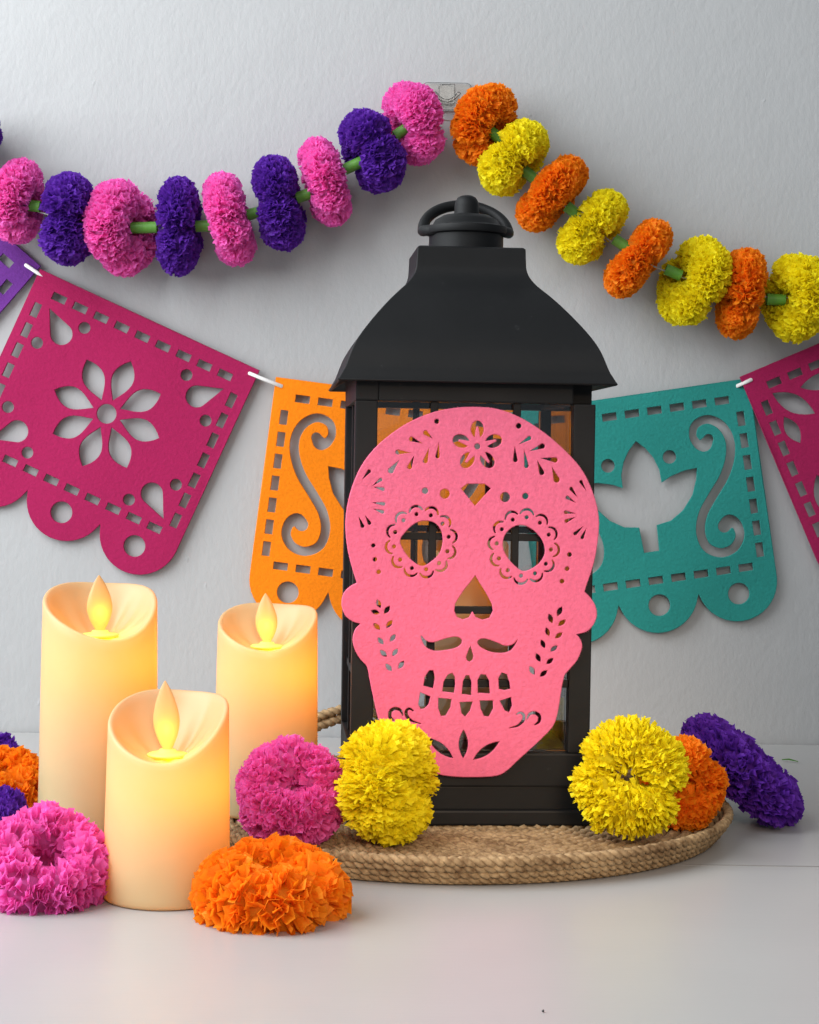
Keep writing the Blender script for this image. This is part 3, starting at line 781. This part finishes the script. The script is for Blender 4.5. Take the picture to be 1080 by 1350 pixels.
# ------------------------------------------------------------------ crepe flowers
def flower_mesh(name, seed, n=1900, Rr=0.0235, rr=0.0215, ra=0.0225, plen=0.62, wtip=0.0030, notch=0.44, spread=0.13, turn=0.55, jit=0.085):
    rnd = random.Random(seed)
    verts, faces, tint = [], [], []
    def tube(phi):
        d1 = abs((phi + math.pi) % (2*math.pi) - math.pi); d2 = abs((phi - math.pi + math.pi) % (2*math.pi) - math.pi)
        k = 1 - notch*math.exp(-(d1/0.21)**2) - notch*0.8*math.exp(-(d2/0.21)**2)
        return k * (1 + 0.05*math.sin(5*phi + seed) + 0.04*math.sin(9*phi + 2*seed))
    # inner body
    NU, NV = 36, 12
    for i in range(NU):
        ph = 2*math.pi*i/NU; k = tube(ph)*0.66
        for j in range(NV):
            th = 2*math.pi*j/NV
            rad = Rr + rr*k*math.cos(th); verts.append((rad*math.cos(ph), rad*math.sin(ph), ra*k*math.sin(th))); tint.append(0.2)
    for i in range(NU):
        for j in range(NV):
            faces.append((i*NV+j, ((i+1)%NU)*NV+j, ((i+1)%NU)*NV+(j+1)%NV, i*NV+(j+1)%NV))
    for q in range(n):
        # more petals where the ring is longest (outside)
        while True:
            ph = rnd.uniform(0, 2*math.pi); th = rnd.uniform(-math.pi, math.pi)
            if rnd.random() < (Rr + rr*math.cos(th))/(Rr + rr): break
        k = tube(ph); e_r = Vector((math.cos(ph), math.sin(ph), 0)); e_z = Vector((0, 0, 1)); e_p = Vector((-math.sin(ph), math.cos(ph), 0))
        nrm = (e_r*math.cos(th)/rr + e_z*math.sin(th)/ra).normalized()
        nrm = (nrm + Vector((rnd.gauss(0, spread), rnd.gauss(0, spread), rnd.gauss(0, spread)))).normalized()
        base = e_r*(Rr + rr*k*(1-plen)*math.cos(th)) + e_z*ra*k*(1-plen)*math.sin(th)
        tipp = e_r*(Rr + rr*k*math.cos(th)) + e_z*ra*k*math.sin(th)
        Ln = (tipp - base).length * rnd.uniform(1 - jit, 1 + jit)
        a = rnd.gauss(0, turn)
        side0 = (nrm.cross(e_p)).normalized()
        wv = (side0*math.cos(a) + e_p*math.sin(a)); wv = (wv - nrm*wv.dot(nrm)).normalized(); dv = nrm.cross(wv)
        wt = wtip * rnd.uniform(0.7, 1.35); fold = rnd.uniform(0.25, 0.95)*rnd.choice((-1, 1)); curl = rnd.uniform(-0.55, 0.55); tw = rnd.uniform(-0.5, 0.5)
        b0 = len(verts); tn = rnd.random(); cut = rnd.uniform(-0.10, 0.10)
        for i, t in enumerate((0.0, 0.5, 0.8, 1.0)):
            w_ = wt*(0.35 + 0.65*t**0.8)
            cw, sw = math.cos(tw*t), math.sin(tw*t)
            wv2 = wv*cw + dv*sw; dv2 = dv*cw - wv*sw
            cpt = base + nrm*(Ln*t*(1 - 0.10*abs(curl)*t)) + dv2*(curl*Ln*0.55*t**2.5)
            for j, s in enumerate((-1, 0, 1)):
                f_ = fold*w_*(0.9 if j == 1 else 0)
                ex_ = nrm*(Ln*cut*s if i == 3 else 0)
                verts.append(tuple(cpt + wv2*(s*w_) + dv2*f_ + ex_)); tint.append(max(0, min(1, tn*0.8 + 0.2*t)))
        for i in range(3):
            for j in range(2):
                p = b0 + i*3 + j; faces.append((p, p+1, p+4, p+3))
    me = bpy.data.meshes.new(name); me.from_pydata([tuple(v) for v in verts], [], faces); me.update()
    at = me.attributes.new('tint', 'FLOAT', 'POINT'); at.data.foreach_set('value', tint)
    me.materials.append(M['pink'])
    return me
meshes = [flower_mesh('paper_flower', s) for s in (1, 2, 3)]
big = [flower_mesh('paper_flower', 11, 1150, wtip=0.0042, spread=0.18, turn=0.7), flower_mesh('paper_flower', 12, 1700, wtip=0.0030, notch=0.2), flower_mesh('paper_flower', 13, 2600, Rr=0.0215, rr=0.0225, wtip=0.0021, notch=0.22, spread=0.12, turn=0.35, jit=0.19), flower_mesh('paper_flower', 14, 2300, Rr=0.0240, rr=0.0208, wtip=0.0023, notch=0.5, spread=0.12, turn=0.35, jit=0.20), flower_mesh('paper_flower', 15, 1500, Rr=0.0260, rr=0.0190, wtip=0.0032, notch=0.15)]
def flower(mesh, colr, c, axis, dia, thick, roll, label, group):
    o = bpy.data.objects.new('paper_flower', mesh); link(o)
    o.material_slots[0].link = 'OBJECT'; o.material_slots[0].material = M[colr]
    ax = Vector(axis).normalized()
    x_ = Vector((0, -1, 0.02)); x_ = (x_ - ax*x_.dot(ax)).normalized(); y_ = ax.cross(x_)
    q = Matrix((x_, y_, ax)).transposed() @ Matrix.Rotation(R(roll), 3, 'Z')      # roll 0: the pinch faces the viewer
    o.matrix_world = Matrix.Translation(c) @ q.to_4x4() @ Matrix.Diagonal((dia/0.090, dia/0.090, thick/0.045, 1))
    tag(o, label, 'paper flower', group); return o
GY = WALL_Y - 0.044
garl = [  # colour, centre, length, thickness, tilt of the axis, yaw, roll, label
 ('purple', -44, 196, 112, 66, -30, 0, 0, 'purple flower sliver at the left edge, first on the garland'),
 ('pink', 24, 266, 106, 60, -10, 10, 55, 'pink garland flower cut by the left edge above the purple banner'),
 ('purple', 90, 289, 116, 70, -3, 2, 4, 'purple garland flower above the top left corner of the magenta banner'),
 ('pink', 160, 301, 122, 66, 0, 26, 70, 'large pink garland flower beside the longest bare green straw'),
 ('purple', 236, 299, 122, 60, 0, 0, 12, 'purple garland flower at the lowest point of the left swag'),
 ('pink', 302, 289, 118, 60, 14, 0, 60, 'pink garland flower tilted left, between two purple ones over the orange banner'),
 ('purple', 368, 268, 118, 66, 10, 2, 0, 'purple garland flower pinched into two round lobes'),
 ('pink', 429, 241, 112, 60, 18, -4, 65, 'slanted pink garland flower left of the highest purple one'),
 ('purple', 491, 199, 108, 68, 30, -14, -8, 'highest purple garland flower, above left of the lantern knob'),
 ('pink', 546, 162, 104, 66, 24, -24, 40, 'topmost pink garland flower, left of the clear wall hook'),
 ('orange', 640, 165, 104, 66, -28, 34, 60, 'topmost orange garland flower, right of the clear wall hook'),
 ('yellow', 677, 208, 104, 66, -40, 12, 2, 'highest yellow garland flower, tucked under the topmost orange one'),
 ('orange', 727, 256, 110, 60, -42, 4, 50, 'orange garland flower right of the lantern knob'),
 ('yellow', 781, 300, 106, 64, -40, 6, 5, 'yellow garland flower with a pinched waist above the lantern roof corner'),
 ('orange', 841, 341, 112, 58, -36, 2, -6, 'orange garland flower above the teal banner'),
 ('yellow', 915, 371, 116, 66, -22, -26, 35, 'yellow garland flower with its green straw showing, above the teal tulip'),
 ('orange', 977, 386, 114, 60, -8, 0, 30, 'lowest orange garland flower near the right edge'),
 ('yellow', 1052, 392, 110, 70, 3, -30, 50, 'yellow garland flower cut by the right edge'),
]
gpts = []
for i, (c_, x, y, L, T, a, yw, rl, lab) in enumerate(garl):
    p = at_y(x, y, GY + 0.004*math.sin(i*2.1)); gpts.append((p, a, yw))
    mpx = p.y / F_PX
    ax = (math.cos(R(yw))*math.cos(R(a)), -math.sin(R(yw)), math.cos(R(yw))*math.sin(R(a)))
    flower(meshes[i % 3], c_, p, ax, L*mpx*1.05, T*mpx*0.86, rl, lab, 'crepe flowers on the garland')
# string and green straw spacers
pts = []
for p, a, yw in gpts: pts.append(tuple(p))
pts = [tuple(at_y(-120, 130, GY))] + pts + [tuple(at_y(1160, 370, GY))]
bm = bmesh.new(); add_tube(bm, catmull(pts, False, 5), 0.0007, 6)
tag(finish(bm, 'garland_string', M['thread'], None, True), 'thin string carrying the paper flowers and green straws', 'string')
straws = [(41,271,-6,30,'first green straw, by the left edge'),(111,297,-4,26,'green straw between the second purple and pink flowers'),(190,300,2,34,'longest bare green straw, right of the large pink flower'),(268,298,4,24,'green straw right of the lowest purple flower'),(336,281,14,26,'green straw left of the two-lobed purple flower'),(400,258,20,24,'green straw right of the two-lobed purple flower'),(466,218,26,32,'green straw left of the highest purple flower'),(529,174,34,24,'green straw against the topmost pink flower'),(652,177,-38,30,'green straw in the hollow of the topmost orange flower'),(699,231,-38,28,'green straw under the highest yellow flower'),(755,278,-38,26,'green straw below the orange flower by the knob'),(819,321,-32,28,'green straw right of the pinched yellow flower'),(888,359,-22,28,'green straw in the side of the yellow flower above the tulip'),(946,379,-10,20,'green straw left of the lowest orange flower'),(1023,395,-2,30,'green straw nearest the right edge')]
bm = bmesh.new()
n = 20
for rr_, s_ in ((0.0053, 1), (0.0046, -1)):
    ra_ = [bm.verts.new((-0.5, rr_*math.cos(2*math.pi*k/n), rr_*math.sin(2*math.pi*k/n))) for k in range(n)]
    rb_ = [bm.verts.new((0.5, rr_*math.cos(2*math.pi*k/n), rr_*math.sin(2*math.pi*k/n))) for k in range(n)]
    for k in range(n):
        f = (ra_[k], ra_[(k+1)%n], rb_[(k+1)%n], rb_[k]); bm.faces.new(f if s_ < 0 else f[::-1])
    if s_ == 1: oa, ob = ra_, rb_
for k in range(n):
    bm.faces.new((oa[k], oa[(k+1)%n], ra_[(k+1)%n], ra_[k])); bm.faces.new((ob[(k+1)%n], ob[k], rb_[k], rb_[(k+1)%n]))
st0 = finish(bm, 'straw_spacer', M['straw'], None, True, 40)
for i, (x, y, a, L, lab) in enumerate(straws):
    o = st0 if i == 0 else link(st0.copy())
    p = at_y(x, y, GY - 0.004)
    o.location = p; o.rotation_euler = (0, -R(a), 0); o.scale = ((L if L > 33 else L*0.8)*p.y/F_PX, 1, 1)
    tag(o, lab, 'straw', 'green straw spacers on the garland')
# clear hook
hk = empty('wall_hook', at_y(589, 128, WALL_Y))
tag(hk, 'small clear plastic hook on the wall at the garland peak', 'hook')
hm = (WALL_Y)/F_PX
def rrect(w_, h_, r_, n=5):
    out = []
    for cx_, cy_, a0 in ((w_/2-r_, h_/2-r_, 0), (-w_/2+r_, h_/2-r_, 90), (-w_/2+r_, -h_/2+r_, 180), (w_/2-r_, -h_/2+r_, 270)):
        for k in range(n+1): out.append((cx_+r_*math.cos(R(a0+90*k/n)), cy_+r_*math.sin(R(a0+90*k/n))))
    return out
o = sheet('back_plate', [rrect(66*hm, 36*hm, 8*hm)], 0.004, M['hook'], 0.0010); o.location = (0, -0.0025, 0); o.rotation_euler = (R(90), 0, 0); link(o, hk)
bm = bmesh.new(); add_box(bm, (0, -0.0075, 0.001), (22*hm, 0.006, 26*hm), 0.0012); finish(bm, 'hook_block', M['hook'], hk)
bm = bmesh.new(); add_tube(bm, catmull([(-0.012, -0.012, 0.002), (-0.006, -0.013, -0.004), (0.0, -0.0135, -0.006), (0.006, -0.013, -0.004), (0.012, -0.012, 0.002)], False, 5), 0.0016, 8); finish(bm, 'hook_arm', M['hook'], hk, True)

# flowers lying on the table and tray
def tf(x, y, d): return at_y(x, y, d)
G2 = 'crepe flowers lying on the table and tray'
flower(big[0], 'orange', tf(356, 1177, 1.04), (0.05, -0.14, 1), 0.091, 0.047, 62, 'orange flower lying flat on the table in front of the tray', G2)
flower(big[4], 'pink', tf(58, 1148, 1.07), (0.22, -0.52, 0.82), 0.081, 0.052, 60, 'pink flower at the left edge beside the shortest candle', G2)
flower(big[1], 'pink', tf(384, 1047, 1.215), (0.12, -0.80, 0.58), 0.077, 0.052, 100, 'deep pink flower between the candles and the left yellow flower', G2)
flower(big[2], 'yellow', tf(512, 1031, 1.205), (0.84, -0.52, 0.12), 0.083, 0.047, 150, 'yellow flower against the lower left of the skull', G2)
flower(big[3], 'yellow', tf(830, 1025, 1.215), (-0.12, -0.97, 0.18), 0.080, 0.042, 215, 'yellow flower with a dark centre facing out at the lantern\'s right', G2)
flower(meshes[1], 'orange', tf(899, 1033, 1.275), (0.45, -0.85, 0.2), 0.066, 0.040, 20, 'orange flower peeking out behind the right yellow flower', G2)
flower(meshes[2], 'purple', tf(981, 1017, 1.345), (0.64, -0.10, 0.75), 0.110, 0.038, 62, 'dark purple flower leaning over the right rim of the tray', G2)
flower(big[0], 'orange', tf(0, 1036, 1.30), (0.1, -0.35, 0.93), 0.070, 0.040, 40, 'orange flower behind the left pink one, cut by the left edge', G2)
flower(meshes[0], 'purple', tf(-22, 1004, 1.42), (0.3, -0.3, 0.9), 0.060, 0.040, 0, 'purple flower tip behind the left orange flower', G2)
flower(meshes[2], 'purple', tf(-24, 1078, 1.17), (0.3, -0.3, 0.9), 0.058, 0.040, 0, 'purple flower tip between the left orange and pink flowers', G2)
p = at_z(1041, 1003.5, 0.001)
bm = bmesh.new()
vs = [bm.verts.new(v) for v in ((-0.006, 0.004, 0.001), (0.0, 0.0012, 0.0022), (0.007, -0.004, 0.0008), (0.0065, -0.0062, 0.0004), (-0.001, -0.0015, 0.0012), (-0.0065, 0.0025, 0.0004))]
bm.faces.new((vs[0], vs[1], vs[4], vs[5])); bm.faces.new((vs[1], vs[2], vs[3], vs[4]))
bmesh.ops.solidify(bm, geom=bm.faces[:], thickness=0.0004)
tag(finish(bm, 'paper_scrap', M['straw'], None, loc=p), 'tiny green scrap on the table by the right wall edge', 'scrap')

p = at_z(716, 1333, 0.0008)
bm = bmesh.new(); bmesh.ops.create_icosphere(bm, subdivisions=2, radius=0.0006)
for v in bm.verts: v.co *= 1 + 0.25*math.sin(v.co.x*5200 + v.co.y*3100)
tag(finish(bm, 'crumb', M['case'], None, True, loc=p), 'tiny dark crumb on the white table near the bottom edge', 'crumb')
# ------------------------------------------------------------------ LED candles
def candle(px, d, base_z, ytop, dip, rad, fh, label, face=0.0, power=0.5, group='lit flameless pillar candles', lampx=0.008):
    c = at_y(px, 900, d); c = Vector((c.x, d, base_z))
    root = empty('pillar_candle', c, (0, 0, face)); tag(root, label, 'candle', group)
    H = at_y(px, ytop, d + rad*0.4).z - base_z
    seg = 96
    def rim(th):             # th = 0 at the front
        return H - dip*((1 + math.cos(th))/2)**1.5 - 0.0015*math.sin(2*th + 1) - 0.001*math.sin(3*th)
    bm = bmesh.new(); rings = []
    def ringv(rf, zf_):
        rings.append([bm.verts.new((rf(2*math.pi*k/seg)*math.sin(2*math.pi*k/seg), -rf(2*math.pi*k/seg)*math.cos(2*math.pi*k/seg), zf_(2*math.pi*k/seg))) for k in range(seg)])
    rb, rt_ = rad*1.02, rad*0.965
    ringv(lambda t: rb - 0.003, lambda t: 0.0)
    ringv(lambda t: rb - 0.0007, lambda t: 0.0007)
    for q in range(25):
        s = q/24
        ringv(lambda t, s=s: rb + (rt_-rb)*s, lambda t, s=s: 0.003 + (rim(t)-0.0015-0.003)*s)
    ringv(lambda t: rt_-0.0006, lambda t: rim(t)-0.0003); ringv(lambda t: rt_-0.0017, lambda t: rim(t)+0.0001); ringv(lambda t: rt_-0.0030, lambda t: rim(t)-0.0006)
    zc_ = H - dip - 0.004
    for q in range(1, 15):
        s = q/14
        def rf(t, s=s): return (rt_-0.0030)*(1-s) + 0.0035*s + 0.0008*math.sin(7*t+3)*math.sin(math.pi*s)
        def zz(t, s=s):
            k = (1-s)**1.8
            return zc_ + (rim(t)-0.0006-zc_)*k + 0.0010*math.sin(11*t + 2)*math.sin(math.pi*s)*(0.5+0.5*math.sin(t))
        ringv(rf, zz)
    for A, B in zip(rings, rings[1:]):
        for k in range(seg): bm.faces.new((A[k], A[(k+1)%seg], B[(k+1)%seg], B[k]))
    bm.faces.new(list(reversed(rings[0]))); bm.faces.new(rings[-1])
    finish(bm, 'wax_body', M['wax'], root, True)
    bm = bmesh.new(); add_lathe(bm, [(rad*0.90, 0.002), (rad*0.97, max(0.004, H - dip - 0.125)), (rad*0.66, max(0.010, H - dip - 0.085)), (rad*0.30, H - dip - 0.046)], 40)  # unseen dark cone, added to absorb lamp light and fade the glow downwards
    finish(bm, 'glow_baffle', M['case'], root, True, 40)
    bm = bmesh.new(); add_lathe(bm, [(0.0115, -0.0004), (0.0122, 0.0006), (0.0108, 0.0014), (0.006, 0.0018), (0.0048, 0.0035), (0.001, 0.0036)], 32)
    finish(bm, 'flame_socket', M['socket'], root, True, loc=(0, -0.002, zc_ + 0.0022))
    bm = bmesh.new()
    pf = [(0.0022, 0.0), (0.0042, 0.10), (0.0062, 0.22), (0.0075, 0.36), (0.0076, 0.48), (0.0066, 0.62), (0.0049, 0.76), (0.0030, 0.88), (0.0013, 0.96), (0.0003, 1.0)]
    pf = catmull(pf, False, 3)
    add_lathe(bm, [(a, b_*0.036) for a, b_ in pf], 28)
    bmesh.ops.scale(bm, vec=(1.05, 0.42, 1), verts=bm.verts)
    fl = finish(bm, 'flame', M['flame'], root, True, loc=(0, -0.002, zc_ + 0.0050))
    fl.scale = (1, 1, fh/0.036); fl.rotation_euler = (R(3), R(-2), 0)
    for nm, loc, e_, sz in (('candle_lamp', (lampx, -0.006, H - dip - 0.018), power, 0.012), ('flame_lamp', (0.0, -0.012, zc_ + 0.016), power*0.12, 0.004)):
        ld = bpy.data.lights.new(nm, 'POINT'); ld.energy = e_; ld.color = (1.0, 0.53, 0.07); ld.shadow_soft_size = sz
        lo = bpy.data.objects.new(nm, ld); lo.location = loc; link(lo, root)
    return root
candle(131, 1.161, 0.0, 768, 0.031, 0.0375, 0.036, 'tallest ivory LED candle at far left with a glowing flame', R(14), 0.098)
candle(223, 1.085, 0.0, 912, 0.034, 0.0372, 0.042, 'shortest ivory LED candle, in front of the other two', R(-6), 0.098)
candle(352, 1.314, TZ, 796, 0.028, 0.0372, 0.036, 'ivory LED candle right of the other two, on the tray', R(-5), 0.098)
lc = at_y(615, 745, LC.y)
rootc = candle(615, LC.y + 0.005, TZ + ZS, 710, 0.014, 0.031, 0.028, 'ivory LED candle glowing inside the black lantern behind the skull', 0, 0.022, 'lit flameless pillar candles', 0.0)
